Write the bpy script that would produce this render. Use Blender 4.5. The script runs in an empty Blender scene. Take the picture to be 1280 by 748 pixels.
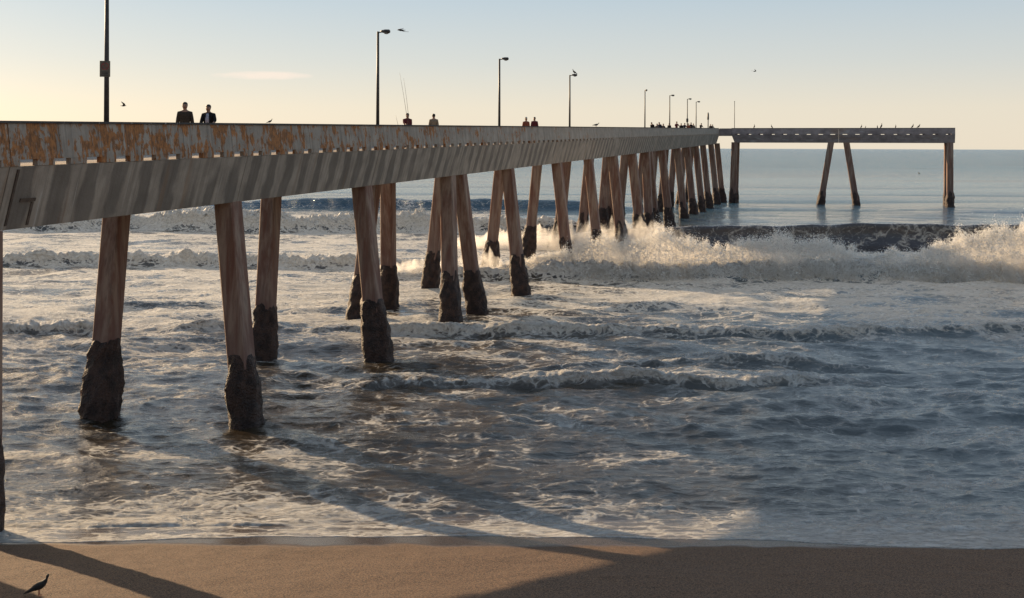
import bpy, bmesh, math, random
import numpy as np
from mathutils import Vector, Matrix
R = math.radians
random.seed(7)
rng = np.random.default_rng(7)
S = bpy.context.scene
COL = S.collection

# ------------------------------------------------------------------ camera
F = 1400.0            # focal length in pixels of the 1280 px photograph
H = 9.4               # eye height over the water
cam_d = bpy.data.cameras.new('camera'); cam = bpy.data.objects.new('camera', cam_d); COL.objects.link(cam)
cam_d.sensor_width = 36.0; cam_d.lens = F / 1280 * 36
cam_d.shift_y = -189.3 / 1280
cam_d.clip_start = 0.1; cam_d.clip_end = 60000
cam.location = (0, 0, H)
cam.rotation_euler = (Matrix.Rotation(R(90), 4, 'X') @ Matrix.Rotation(R(0.21), 4, 'Z')).to_euler()
S.camera = cam

# ------------------------------------------------------------------ sky, sun, exposure
SUN_AZ = -46.0   # degrees from +Y towards +X (the sun stands ahead and to the left)
SUN_EL = 16.6
w = bpy.data.worlds.new('World'); S.world = w; w.use_nodes = True
nt = w.node_tree; nt.nodes.clear()
sky = nt.nodes.new('ShaderNodeTexSky'); sky.sky_type = 'NISHITA'; sky.sun_disc = False
sky.sun_elevation = R(SUN_EL); sky.sun_rotation = R(SUN_AZ)
sky.air_density = 1.0; sky.dust_density = 1.0; sky.ozone_density = 1.5; sky.altitude = 0
# one thin sunlit cloud low over the sea on the left
tc = nt.nodes.new('ShaderNodeTexCoord')
def wmath(op, a, b=None, c=None):
    n = nt.nodes.new('ShaderNodeMath'); n.operation = op
    for i, v in enumerate((a, b, c)):
        if v is None: continue
        if isinstance(v, (int, float)): n.inputs[i].default_value = v
        else: nt.links.new(v, n.inputs[i])
    return n.outputs[0]
sp = nt.nodes.new('ShaderNodeSeparateXYZ'); nt.links.new(tc.outputs['Generated'], sp.inputs[0])
tx = wmath('DIVIDE', sp.outputs[0], sp.outputs[1]); tz = wmath('DIVIDE', sp.outputs[2], sp.outputs[1])
cx = wmath('DIVIDE', wmath('ADD', tx, 310 / F), 62 / F)
cz = wmath('DIVIDE', wmath('SUBTRACT', tz, 89 / F), 5.5 / F)
nz = nt.nodes.new('ShaderNodeTexNoise'); nz.inputs['Scale'].default_value = 60; nz.inputs['Detail'].default_value = 4
mp = nt.nodes.new('ShaderNodeMapping'); mp.inputs['Scale'].default_value = (1, 1, 5)
nt.links.new(tc.outputs['Generated'], mp.inputs[0]); nt.links.new(mp.outputs[0], nz.inputs['Vector'])
rr = wmath('ADD', wmath('MULTIPLY', cx, cx), wmath('MULTIPLY', cz, cz))
cm = wmath('MULTIPLY', wmath('SUBTRACT', wmath('ADD', wmath('MULTIPLY', nz.outputs[0], 1.3), 0.45), rr), 1.0)
cl = nt.nodes.new('ShaderNodeClamp'); nt.links.new(cm, cl.inputs[0])
front = wmath('GREATER_THAN', sp.outputs[1], 0.0)
cf = wmath('MULTIPLY', wmath('MULTIPLY', cl.outputs[0], front), 0.42)
# added sky gradient: evens the clear-sky colours out, cream at the sea horizon to pale blue overhead
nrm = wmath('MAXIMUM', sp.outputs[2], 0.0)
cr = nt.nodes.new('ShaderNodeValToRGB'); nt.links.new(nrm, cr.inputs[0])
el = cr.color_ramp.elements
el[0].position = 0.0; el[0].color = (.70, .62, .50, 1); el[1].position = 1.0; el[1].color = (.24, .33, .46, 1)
for ps, cc in ((.035, (.66, .60, .50, 1)), (.075, (.53, .54, .52, 1)), (.13, (.41, .48, .53, 1)), (.30, (.38, .47, .56, 1))):  # stops above the frame raised to light the water and shaded girder
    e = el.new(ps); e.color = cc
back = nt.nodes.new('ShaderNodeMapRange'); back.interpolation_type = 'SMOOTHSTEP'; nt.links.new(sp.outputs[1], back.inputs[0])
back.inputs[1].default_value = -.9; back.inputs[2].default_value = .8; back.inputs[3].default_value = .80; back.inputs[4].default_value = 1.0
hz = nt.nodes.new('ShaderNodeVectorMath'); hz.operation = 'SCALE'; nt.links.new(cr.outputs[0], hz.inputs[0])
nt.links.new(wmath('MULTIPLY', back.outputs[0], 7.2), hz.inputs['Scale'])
# warm aureole around the (unseen) low sun
sd = nt.nodes.new('ShaderNodeVectorMath'); sd.operation = 'DOT_PRODUCT'; nt.links.new(tc.outputs['Generated'], sd.inputs[0])
sd.inputs[1].default_value = (math.sin(R(SUN_AZ)) * math.cos(R(SUN_EL)), math.cos(R(SUN_AZ)) * math.cos(R(SUN_EL)), math.sin(R(SUN_EL)))
au = nt.nodes.new('ShaderNodeMapRange'); au.interpolation_type = 'SMOOTHSTEP'; nt.links.new(sd.outputs['Value'], au.inputs[0])
au.inputs[1].default_value = .93; au.inputs[2].default_value = 1.0
ag = nt.nodes.new('ShaderNodeVectorMath'); ag.operation = 'SCALE'; ag.inputs[0].default_value = (26, 17.5, 8.5); nt.links.new(au.outputs[0], ag.inputs['Scale'])
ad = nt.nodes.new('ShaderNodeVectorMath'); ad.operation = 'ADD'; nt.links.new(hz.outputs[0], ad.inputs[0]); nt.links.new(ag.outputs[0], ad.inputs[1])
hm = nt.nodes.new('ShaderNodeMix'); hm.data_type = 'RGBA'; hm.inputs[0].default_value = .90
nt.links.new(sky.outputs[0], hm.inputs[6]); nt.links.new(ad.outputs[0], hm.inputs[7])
mx = nt.nodes.new('ShaderNodeMix'); mx.data_type = 'RGBA'
nt.links.new(cf, mx.inputs[0]); nt.links.new(hm.outputs[2], mx.inputs[6]); mx.inputs[7].default_value = (6.9, 5.4, 4.5, 1)
bg = nt.nodes.new('ShaderNodeBackground'); bg.inputs[1].default_value = 0.10
ow = nt.nodes.new('ShaderNodeOutputWorld')
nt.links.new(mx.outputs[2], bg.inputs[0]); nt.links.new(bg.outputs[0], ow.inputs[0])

sl = bpy.data.lights.new('sun', 'SUN'); sl.energy = 5.0; sl.angle = R(0.53); sl.color = (1.0, 0.73, 0.44)
so = bpy.data.objects.new('sun', sl); COL.objects.link(so)
SUND = Vector((math.sin(R(SUN_AZ)) * math.cos(R(SUN_EL)), math.cos(R(SUN_AZ)) * math.cos(R(SUN_EL)), math.sin(R(SUN_EL))))
so.rotation_euler = SUND.to_track_quat('Z', 'Y').to_euler()
S.view_settings.view_transform = 'Standard'; S.view_settings.look = 'None'
S.view_settings.exposure = 0.78; S.view_settings.gamma = 1.0; S.view_settings.use_curve_mapping = False
S.render.engine = 'CYCLES'
cy = S.cycles
cy.use_denoising = True; cy.max_bounces = 6; cy.diffuse_bounces = 2; cy.glossy_bounces = 3
cy.transmission_bounces = 4; cy.transparent_max_bounces = 8; cy.volume_bounces = 4
cy.caustics_reflective = False; cy.caustics_refractive = False
cy.sample_clamp_indirect = 6
cy.use_adaptive_sampling = True; cy.adaptive_threshold = 0.01

# ------------------------------------------------------------------ helpers
def tag(o, label=None, cat=None, group=None, kind=None):
    if label: o['label'] = label
    if cat: o['category'] = cat
    if group: o['group'] = group
    if kind: o['kind'] = kind
    return o
def empty(name, loc=(0, 0, 0), rz=0.0):
    o = bpy.data.objects.new(name, None); COL.objects.link(o)
    o.location = loc; o.rotation_euler = (0, 0, rz); o.empty_display_size = 0.2
    return o
def mesh_obj(name, verts, faces, mat, parent=None, smooth=False):
    me = bpy.data.meshes.new(name); me.from_pydata([tuple(v) for v in verts], [], faces); me.update()
    if smooth: me.polygons.foreach_set('use_smooth', [True] * len(me.polygons))
    if mat: me.materials.append(mat)
    o = bpy.data.objects.new(name, me); COL.objects.link(o)
    if parent: o.parent = parent
    return o
class MB:
    def __init__(s): s.v = []; s.f = []
    def add(s, vs, fs):
        b = len(s.v); s.v += [tuple(v) for v in vs]; s.f += [tuple(i + b for i in f) for f in fs]
    def box(s, x0, x1, y0, y1, z0, z1):
        s.add([(x0,y0,z0),(x1,y0,z0),(x1,y1,z0),(x0,y1,z0),(x0,y0,z1),(x1,y0,z1),(x1,y1,z1),(x0,y1,z1)],
              [(0,3,2,1),(4,5,6,7),(0,1,5,4),(1,2,6,5),(2,3,7,6),(3,0,4,7)])
    def prism(s, a, b):          # two matching rings
        n = len(a)
        s.add(list(a) + list(b), [tuple(range(n))[::-1], tuple(range(n, 2 * n))] +
              [(i, (i + 1) % n, n + (i + 1) % n, n + i) for i in range(n)])
    def tube(s, pts, rad, n=8):
        pts = [Vector(p) for p in pts]; rings = []
        for i, p in enumerate(pts):
            d = (pts[min(i + 1, len(pts) - 1)] - pts[max(i - 1, 0)]).normalized()
            up = Vector((0, 0, 1)) if abs(d.z) < .9 else Vector((1, 0, 0))
            a = d.cross(up).normalized(); b = d.cross(a)
            r = rad[i] if isinstance(rad, (list, tuple)) else rad
            rings.append([p + (a * math.cos(t) + b * math.sin(t)) * r for t in [2 * math.pi * k / n for k in range(n)]])
        vs = [v for r_ in rings for v in r_]; fs = []
        for i in range(len(rings) - 1):
            for k in range(n):
                fs.append((i*n+k, i*n+(k+1)%n, (i+1)*n+(k+1)%n, (i+1)*n+k))
        fs += [tuple(range(n))[::-1], tuple(range((len(rings)-1)*n, len(rings)*n))]
        s.add(vs, fs)
    def loft(s, rings):          # rings: (center, rx_vec, ry_vec)
        n = 12; vs = []; fs = []
        for c, a, b in rings:
            c, a, b = Vector(c), Vector(a), Vector(b)
            vs += [c + a * math.cos(2*math.pi*k/n) + b * math.sin(2*math.pi*k/n) for k in range(n)]
        for i in range(len(rings) - 1):
            for k in range(n):
                fs.append((i*n+k, i*n+(k+1)%n, (i+1)*n+(k+1)%n, (i+1)*n+k))
        fs += [tuple(range(n))[::-1], tuple(range((len(rings)-1)*n, len(rings)*n))]
        s.add(vs, fs)
    def build(s, name, mat, parent=None, smooth=False, bevel=0):
        o = mesh_obj(name, s.v, s.f, mat, parent, smooth)
        bm = bmesh.new(); bm.from_mesh(o.data); bmesh.ops.recalc_face_normals(bm, faces=bm.faces); bm.to_mesh(o.data); bm.free()
        if bevel:
            m = o.modifiers.new('b', 'BEVEL'); m.width = bevel; m.segments = 2; m.limit_method = 'ANGLE'; m.angle_limit = R(40)
        return o
def copy_tree(o, parent=None):
    c = o.copy(); COL.objects.link(c)
    if parent is not None: c.parent = parent
    for ch in [x for x in bpy.data.objects if x.parent == o]: copy_tree(ch, c)
    return c

# numpy gradient noise
_perm = rng.permutation(256).astype(np.int64); _perm = np.concatenate([_perm, _perm])
_ga = rng.random(256) * 2 * np.pi; _gx, _gy = np.cos(_ga), np.sin(_ga)
def gn(x, y, seed=0):
    x = np.asarray(x, float) + seed * 17.31; y = np.asarray(y, float) + seed * 9.77
    x, y = np.broadcast_arrays(x, y)
    xi = np.floor(x).astype(np.int64); yi = np.floor(y).astype(np.int64)
    xf = x - xi; yf = y - yi
    u = xf * xf * xf * (xf * (xf * 6 - 15) + 10); v = yf * yf * yf * (yf * (yf * 6 - 15) + 10)
    def g(ix, iy, dx, dy):
        h = _perm[(_perm[ix & 255] + iy) & 255]
        return _gx[h] * dx + _gy[h] * dy
    a = g(xi, yi, xf, yf); b = g(xi + 1, yi, xf - 1, yf)
    c = g(xi, yi + 1, xf, yf - 1); d = g(xi + 1, yi + 1, xf - 1, yf - 1)
    return ((a * (1 - u) + b * u) * (1 - v) + (c * (1 - u) + d * u) * v) * 1.5
def fbm(x, y, seed=0, oct=4, gain=.5):
    s = 0; a = 1
    for i in range(oct):
        s = s + a * gn(x * 2 ** i, y * 2 ** i, seed + i * 3); a *= gain
    return s
def sst(a, b, x):
    t = np.clip((x - a) / (b - a), 0, 1); return t * t * (3 - 2 * t)

# ------------------------------------------------------------------ materials
class N:
    """tiny node-graph helper"""
    def __init__(s, name):
        s.m = bpy.data.materials.new(name); s.m.use_nodes = True; s.t = s.m.node_tree
        s.t.nodes.clear(); s.out = s.t.nodes.new('ShaderNodeOutputMaterial')
    def n(s, typ, props=None, **ins):
        nd = s.t.nodes.new(typ)
        for k, v in (props or {}).items(): setattr(nd, k, v)
        for k, v in ins.items():
            s.set(nd, k.replace('_', ' '), v)
        return nd
    def set(s, nd, key, v):
        i = nd.inputs[int(key[1:])] if key[0] == 'i' and key[1:].isdigit() else nd.inputs[key]
        if isinstance(v, bpy.types.NodeSocket): s.t.links.new(v, i)
        else: i.default_value = v
    def math(s, op, a, b=0.0, clamp=False):
        nd = s.n('ShaderNodeMath', {'operation': op, 'use_clamp': clamp}, i0=a, i1=b); return nd.outputs[0]
    def noise(s, vec, scale, detail=4, rough=.55, dist=0.0):
        nd = s.n('ShaderNodeTexNoise', {}, Vector=vec, Scale=scale, Detail=detail, Roughness=rough, Distortion=dist); return nd.outputs[0]
    def ramp(s, x, a, b, interp='SMOOTHSTEP'):
        nd = s.n('ShaderNodeMapRange', {'interpolation_type': interp}, i0=x, i1=a, i2=b); return nd.outputs[0]
    def mix(s, f, a, b):
        nd = s.n('ShaderNodeMix', {'data_type': 'RGBA'}); s.set(nd, 'i0', f); s.set(nd, 'i6', a); s.set(nd, 'i7', b); return nd.outputs[2]
    def vec(s, v, scale=(1, 1, 1)):
        nd = s.n('ShaderNodeMapping', {}, Vector=v, Scale=scale); return nd.outputs[0]
    def bump(s, h, strength=.5, dist=.02, normal=None):
        nd = s.n('ShaderNodeBump', {}, Height=h, Strength=strength, Distance=dist)
        if normal is not None: s.t.links.new(normal, nd.inputs['Normal'])
        return nd.outputs[0]
    def bsdf(s, color, rough=.7, normal=None, spec=.5, metal=0.0):
        nd = s.n('ShaderNodeBsdfPrincipled', {}, Roughness=rough, Metallic=metal)
        s.set(nd, 'Base Color', color); s.set(nd, 'Specular IOR Level', spec)
        if normal is not None: s.t.links.new(normal, nd.inputs['Normal'])
        return nd
    def done(s, sh):
        s.t.links.new(sh, s.out.inputs[0]); return s.m
    def obj(s): return s.n('ShaderNodeTexCoord').outputs['Object']
    def pos(s): return s.n('ShaderNodeNewGeometry').outputs['Position']
def c4(r, g, b): return (r, g, b, 1)

def concrete(name, slots=False, rust=0.0, spacing=1.27, base=(.39, .335, .28), phase=0.0):
    g = N(name); p = g.obj(); sep = g.n('ShaderNodeSeparateXYZ', {}, Vector=p)
    s_, z_ = sep.outputs[0], sep.outputs[2]
    n1 = g.noise(p, 1.3, 6, .6); n2 = g.noise(p, 14, 5, .65)
    col = g.mix(g.ramp(n1, .3, .7), c4(*[c * .72 for c in base]), c4(*base))
    # vertical run-off streaks: noise squeezed along the pier, stretched down the face
    st = g.noise(g.vec(p, (5.0, .4, .35)), 1.0, 5, .65, .3)
    col = g.mix(g.math('MULTIPLY', g.ramp(st, .42, .68), .55), col, c4(base[0]*.42, base[1]*.40, base[2]*.40))
    st2 = g.noise(g.vec(p, (9.0, .5, .25)), 1.0, 4, .6, .4)
    col = g.mix(g.math('MULTIPLY', g.ramp(st2, .60, .72), .5), col, c4(.48, .46, .43))
    if slots:   # washed pale tongues under every scupper, dark grime between them
        wob = g.math('MULTIPLY', g.math('SUBTRACT', g.noise(g.vec(p, (1.0, .3, .6)), .9, 3), .5), .9)
        ph = g.math('DIVIDE', g.math('ADD', g.math('ADD', s_, -phase), wob), spacing)
        tri = g.math('ABSOLUTE', g.math('SUBTRACT', g.math('FRACT', ph), .5))      # 0.5 at slots
        amt = g.math('MULTIPLY', g.ramp(g.math('ADD', tri, g.math('MULTIPLY', g.math('SUBTRACT', n2, .5), .05)), .30, .18), g.ramp(g.noise(g.vec(p, (.35, .1, .3)), 1.0, 2), .36, .50))
        col = g.mix(g.math('MULTIPLY', amt, .62), col, c4(.10, .086, .075))
        ochre = g.ramp(g.noise(g.vec(p, (1.6, .1, .15)), 1.0, 3), .60, .70)
        col = g.mix(g.math('MULTIPLY', ochre, .4), col, c4(.27, .16, .09))
    if rust > 0:  # lichen / rust, thick near the shore and in scattered panels further out
        a = g.noise(g.vec(p, (.55, 1, 1.0)), 1.3, 3, .6)
        b = g.noise(g.vec(p, (1.6, 1, .55)), 2.6, 8, .72, .5)
        fade = g.ramp(s_, 75.0, -18.0, 'LINEAR')
        thr = g.math('ADD', g.math('ADD', g.math('MULTIPLY', a, .55), g.math('MULTIPLY', b, .9)), g.math('MULTIPLY', fade, .20))
        msk = g.ramp(thr, .875, .915)
        gr = g.noise(g.vec(p, (1.5, 1, .6)), 9, 6, .7)
        rc = g.mix(g.ramp(gr, .35, .65), c4(.15, .065, .025), c4(.44, .17, .045))
        col = g.mix(g.math('MULTIPLY', msk, .88), col, rc)
        # darker joints between the cast panels
        jj = g.math('ABSOLUTE', g.math('SUBTRACT', g.math('FRACT', g.math('DIVIDE', g.math('ADD', s_, 400.0), 2.86)), .5))
        col = g.mix(g.math('MULTIPLY', g.ramp(jj, .008, .003), .6), col, c4(.06, .055, .05))
    nb = g.bump(g.math('ADD', n2, g.math('MULTIPLY', n1, .6)), .5, .03)
    return g.done(g.bsdf(col, .88, nb, .25).outputs[0])

M_panel = concrete('pier_lower_concrete', slots=True, rust=0)
M_parapet = concrete('pier_parapet_concrete', rust=1.0)
M_far = concrete('pier_end_concrete', slots=True, base=(.33, .27, .26), spacing=2.0)
M_deck = concrete('deck_concrete', base=(.52, .47, .40))
M_cap = concrete('coping_concrete', base=(.085, .08, .078))

def pile_mat():
    g = N('pile_concrete'); p = g.obj(); sep = g.n('ShaderNodeSeparateXYZ', {}, Vector=p)
    n1 = g.noise(g.vec(p, (3, 3, .35)), 1.0, 6, .62, .3); n2 = g.noise(p, 16, 5, .65)
    col = g.mix(g.ramp(n1, .35, .65), c4(.17, .080, .056), c4(.30, .215, .165))
    st = g.noise(g.vec(p, (6, 6, .2)), 1.3, 4, .6, .2)
    col = g.mix(g.math('MULTIPLY', g.ramp(st, .50, .68), .6), col, c4(.13, .088, .07))
    tide = g.ramp(g.math('ADD', sep.outputs[2], g.math('MULTIPLY', n1, 2.2)), 6.2, 2.6)
    col = g.mix(g.math('MULTIPLY', tide, .65), col, c4(.14, .085, .075))
    return g.done(g.bsdf(col, .82, g.bump(n2, .6, .03), .3).outputs[0])
M_pile = pile_mat()
def growth_mat():
    g = N('mussel_growth_mat'); p = g.obj()
    v = g.n('ShaderNodeTexVoronoi', {}, Vector=p, Scale=14.0); n1 = g.noise(p, 3, 5)
    col = g.mix(g.ramp(n1, .35, .65), c4(.022, .012, .010), c4(.068, .036, .026))
    col = g.mix(g.math('MULTIPLY', g.ramp(g.noise(p, 22, 3), .60, .70), .6), col, c4(.12, .085, .065))
    return g.done(g.bsdf(col, .62, g.bump(g.math('ADD', v.outputs[0], g.noise(p, 30, 3)), 1.0, .06), .45).outputs[0])
M_growth = growth_mat()
def plain(name, col, rough=.6, metal=0.0, var=.25, scale=6.0, spec=.4):
    g = N(name); p = g.obj(); n1 = g.noise(p, scale, 4)
    cc = g.mix(g.ramp(n1, .35, .65), c4(*[c * (1 - var) for c in col]), c4(*[min(1, c * (1 + var)) for c in col]))
    return g.done(g.bsdf(cc, rough, g.bump(n1, .25, .01), spec, metal).outputs[0])
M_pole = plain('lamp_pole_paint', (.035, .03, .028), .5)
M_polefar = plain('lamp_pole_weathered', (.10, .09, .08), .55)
M_glass = plain('lamp_lens', (.22, .21, .19), .25)
M_sign = plain('sign_plate', (.10, .085, .06), .5)
M_signred = plain('sign_red_ink', (.22, .03, .03), .5)
M_signink = plain('sign_dark_ink', (.02, .02, .02), .5)
M_skin = plain('skin', (.30, .165, .11), .55, var=.1)
M_hair = plain('hair', (.015, .012, .010), .6)
M_hair_grey = plain('hair_grey', (.16, .14, .12), .6)
M_cap_w = plain('cap_pale', (.45, .42, .36), .7)
def cloth(name, col): return plain(name, col, .85, var=.18, scale=18, spec=.15)
M_brown = cloth('brown_sweater', (.045, .034, .026)); M_black = cloth('black_jacket', (.014, .013, .013))
M_shirt = cloth('pale_shirt', (.34, .33, .38)); M_tan = cloth('tan_jacket', (.20, .155, .11))
M_rust = cloth('rust_jacket', (.20, .065, .04)); M_maroon = cloth('maroon_top', (.10, .022, .025))
M_navy = cloth('navy_jacket', (.022, .026, .045)); M_grey = cloth('grey_jacket', (.09, .09, .09))
M_jeans = cloth('dark_trousers', (.02, .024, .035)); M_shoe = plain('shoe_leather', (.015, .012, .01), .5)
M_rod = plain('rod_carbon', (.06, .04, .03), .35)
M_bird = plain('dark_plumage', (.020, .018, .017), .7, scale=20)
M_birdg = plain('grey_plumage', (.06, .055, .052), .7, scale=20)
M_beak = plain('bird_beak', (.30, .20, .08), .5)
M_birdleg = plain('bird_leg', (.32, .10, .07), .5)

# sand
def sand_height(x, y):
    # slope of the beach face, flattening behind the camera
    e = swash_line(x)
    d = 27.6 - y
    base = np.where(d < 9, .175 * d, 1.575 + .9 * (1 - np.exp(-(d - 9) * .175 / .9)))
    return np.where(y > 27.6, -.12 * (y - 27.6), base)
def swash_line(x):
    # where the thin sheet of water ends on the sand (in Y), from the photograph's edge
    return np.interp(x, [-13, -11, -8, -5, -1, 3, 6, 8, 12, 30], [25.35, 25.4, 25.9, 26.45, 26.6, 26.35, 26.0, 25.5, 25.15, 25.0]) + .24 * gn(x * .3, 3.3, 5) + .12 * gn(x * 1.1, 1.3, 6)

def sand_mat():
    g = N('beach_sand'); p = g.pos(); sep = g.n('ShaderNodeSeparateXYZ', {}, Vector=p)
    n0 = g.noise(p, .8, 4); n1 = g.noise(p, 9, 5, .6); n2 = g.noise(p, 24, 3, .7); n3 = g.noise(p, 70, 2, .7)
    dry = g.mix(g.ramp(n2, .38, .62), c4(.036, .018, .010), c4(.16, .086, .045))
    dry = g.mix(g.math('MULTIPLY', g.ramp(n3, .56, .68), .8), dry, c4(.42, .30, .20))
    dry = g.mix(g.math('MULTIPLY', g.ramp(n3, .44, .34), .6), dry, c4(.06, .04, .035))
    wet = g.mix(g.ramp(n1, .4, .6), c4(.045, .033, .028), c4(.07, .052, .042))
    wm = g.ramp(g.math('ADD', sep.outputs[1], g.math('MULTIPLY', g.math('SUBTRACT', n0, .5), 1.2)), 25.05, 25.55)
    col = g.mix(wm, dry, wet)
    ro = g.math('SUBTRACT', .85, g.math('MULTIPLY', wm, .66))
    hgt = g.math('ADD', g.math('ADD', g.math('MULTIPLY', n1, .5), n2), g.math('MULTIPLY', n3, .6))
    nb = g.n('ShaderNodeBump', {}, Height=hgt, Distance=.03); g.set(nb, 'Strength', g.math('SUBTRACT', .85, g.math('MULTIPLY', wm, .78)))
    return g.done(g.bsdf(col, ro, nb.outputs[0], .35).outputs[0])
M_sand = sand_mat()

# ------------------------------------------------------------------ grids
def grid_obj(name, X, Y, Z, mat, attrs=None):
    nr, nc = X.shape
    me = bpy.data.meshes.new(name)
    co = np.stack([X, Y, Z], -1).reshape(-1, 3).astype(np.float32)
    me.vertices.add(len(co)); me.vertices.foreach_set('co', co.ravel())
    a = (np.arange(nr - 1)[:, None] * nc + np.arange(nc - 1)[None, :]).ravel()
    q = np.stack([a, a + 1, a + nc + 1, a + nc], 1).astype(np.int32)
    me.loops.add(q.size); me.loops.foreach_set('vertex_index', q.ravel())
    me.polygons.add(len(q)); me.polygons.foreach_set('loop_start', np.arange(0, q.size, 4, dtype=np.int32))
    me.polygons.foreach_set('loop_total', np.full(len(q), 4, np.int32))
    me.polygons.foreach_set('use_smooth', np.ones(len(q), bool))
    me.update(calc_edges=True)
    for k, v in (attrs or {}).items():
        at = me.attributes.new(k, 'FLOAT', 'POINT'); at.data.foreach_set('value', v.astype(np.float32).ravel())
    me.materials.append(mat)
    o = bpy.data.objects.new(name, me); COL.objects.link(o)
    return o

# beach
xs = np.concatenate([np.linspace(-120, -24, 60), np.linspace(-23.6, 23.6, 500), np.linspace(24, 120, 60)])
ys = np.concatenate([np.linspace(-60, 18, 80), np.linspace(18.1, 32, 180), np.linspace(32.5, 60, 30)])
X, Y = np.meshgrid(xs, ys)
Z = sand_height(X, Y) + (.030 * fbm(X * .45, Y * .45, 40, 3) + .012 * gn(X * 2.3, Y * 2.3, 44)) * sst(25.5, 24.4, Y)
tag(grid_obj('beach', X, Y, Z, M_sand), 'brown sand beach along the foot of the picture', 'beach', kind='structure')

# ------------------------------------------------------------------ sea
rows = [24.6]
while rows[-1] < 45000:
    y = rows[-1]; d = .62 * y * y / (.8 * F * H)
    cap = 1e9
    for a, b, c in ((72, 84, .10), (98, 112, .13), (84, 98, .2), (112, 126, .2), (40, 60, .12), (160, 180, .35)):
        if a < y < b: cap = min(cap, c)
    rows.append(y + min(d, cap, y * .09))
rows = np.array(rows)
NC = 1250
u = np.linspace(-1, 1, NC)
YY = np.repeat(rows[:, None], NC, 1)
XX = u[None, :] * (YY * .56 + 9)
X, Y = XX, YY

lod = np.clip(YY * YY / (.8 * F * H) , .01, None)     # row footprint in metres
def keep(wl): return 1 - sst(.18, .5, lod / wl)      # drop ripples the grid cannot carry
surf = sst(30, 45, Y) * (1 - sst(115, 150, Y))
wy = Y + 1.2 * gn(X * .06, Y * .05, 60) + 3.0 * gn(X * .02, Y * .02, 61)
chop = np.zeros_like(X)
for wl, am, sd in ((7.0, .11, 1), (3.6, .095, 2), (1.9, .060, 3), (1.0, .050, 4), (.52, .030, 5), (.27, .013, 6)):
    n = gn(X / (wl * 1.9) + .25 * gn(X / wl * .3, Y / wl * .3, sd + 20), wy / wl, sd + 10)
    chop += am * (1 - 2.0 * np.abs(n)) * keep(wl)      # sharp crested
chop -= .05
chop *= .80 + .70 * surf + .45 * sst(0, 1, gn(X * .03, Y * .05, 77) + .5)
chop *= 1 - .7 * sst(99, 103, Y) * (1 - sst(108.5, 112, Y)) * sst(8, 12, X)
chop *= sst(26.0, 30.0, Y) * .88 + .12
swell = .40 * gn(X * .012 + 5, wy / 21.0, 90) * sst(115, 150, Y) * keep(23)
swell += .16 * (1 - 2 * np.abs(gn(X / 26.0, wy / 8.5, 91))) * sst(105, 130, Y) * keep(8.5)
far_ch = .10 * (1 - 2 * np.abs(gn(X / 6.0, wy / 2.6, 31))) * sst(100, 130, Y) * keep(2.6)
Hh = chop + swell + far_ch
foam = np.zeros_like(X); yshift = np.zeros_like(X)

def px2x(px, y): return (px - 640) * y / F
# rollers: base line y0, height, front width, back width, x keypoints (photo px -> amplitude), foam on the face, trail length
def roller(y0, h, wf, wb, keys, fo, trail, seed, wob=.7, rough=.35, lean=.5, av=.28):
    global Hh, foam, yshift
    kx = np.array([px2x(k[0], y0) for k in keys]); ka = np.array([k[1] for k in keys])
    yc = y0 + wob * gn(X * .07, seed * 1.7, seed) * 2 + .35 * wob * gn(X * .45, seed * 2.1, seed + 1)
    uu = Y - yc
    sel = (uu > -6 * wf) & (uu < max(4 * wb, trail * 2.5))
    amp = np.interp(X, kx, ka) * (1 + av * gn(X * .35, seed * .3, seed + 2))
    prof = np.where(uu < 0, np.exp(-(uu / wf) ** 2), np.exp(-(uu / wb) ** 2))
    r = h * amp * prof
    tur = fbm(X * 1.1, Y * 1.1, seed + 5, 5, .6)
    fface = fo * amp * np.where(uu < 0, np.exp(-(uu / (wf * 1.2)) ** 2), np.exp(-(uu / (wb * .5)) ** 2))
    r = r * (1 + rough * tur * np.clip(fo, 0, 1))
    Hh = Hh + np.where(sel, r, 0)
    yshift = yshift - np.where(sel, lean * h * amp * prof ** 2, 0)
    ft = fo * amp * np.where(uu < 0, np.exp(-(uu / (wf * .9)) ** 2), np.exp(-uu / trail)) * .75
    foam = np.maximum(foam, np.where(sel, np.maximum(fface * 1.15, ft), 0))

#        y0    h    wf   wb
roller(79.5, 1.15, .75, 3.2, [(380, 0), (480, .45), (640, .6), (720, .95), (1500, 1)], 1.1, 7, 3, wob=.6, rough=.30)
roller(106.5, 2.35, 1.9, 5.0, [(560, .0), (680, .3), (780, .72), (900, .95), (1280, 1.0), (1600, .9)], .12, 5, 7, wob=1.0, rough=.05, lean=.7, av=.06)
roller(86.5, .95, .6, 2.6, [(-400, .9), (0, .9), (420, .95), (520, .6), (600, 0)], 1.0, 9, 9, wob=1.1, rough=.35)
roller(124.0, 1.9, 1.2, 5.0, [(-400, .7), (130, .7), (200, .95), (560, .95), (680, .7), (780, 0)], 1.0, 12, 11, wob=1.5, rough=.30)
roller(174.0, 1.7, 2.6, 8.0, [(200, .3), (420, 1), (700, .9), (800, .3), (1000, .12), (1500, .1)], .10, 6, 13, wob=2.0, rough=.02, av=.08)
roller(55.5, .55, .42, 1.6, [(-400, .9), (60, 1), (118, .8), (135, .15), (210, .25), (240, .7), (340, .6), (380, .3), (480, .9), (640, 1), (800, .75), (1280, .75), (1500, .7)], .75, 4, 15, wob=.9, rough=.3)
roller(43.8, .50, .34, 1.5, [(380, 0), (450, .35), (600, .5), (680, .9), (860, 1), (1000, .9), (1060, .35), (1150, .1), (1500, .1)], .85, 3.5, 17, wob=.7, rough=.3)
roller(47.2, .40, .4, 1.3, [(600, 0), (800, .8), (960, .9), (1100, .3), (1300, .25)], .6, 3, 19, wob=.7, rough=.3)
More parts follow.
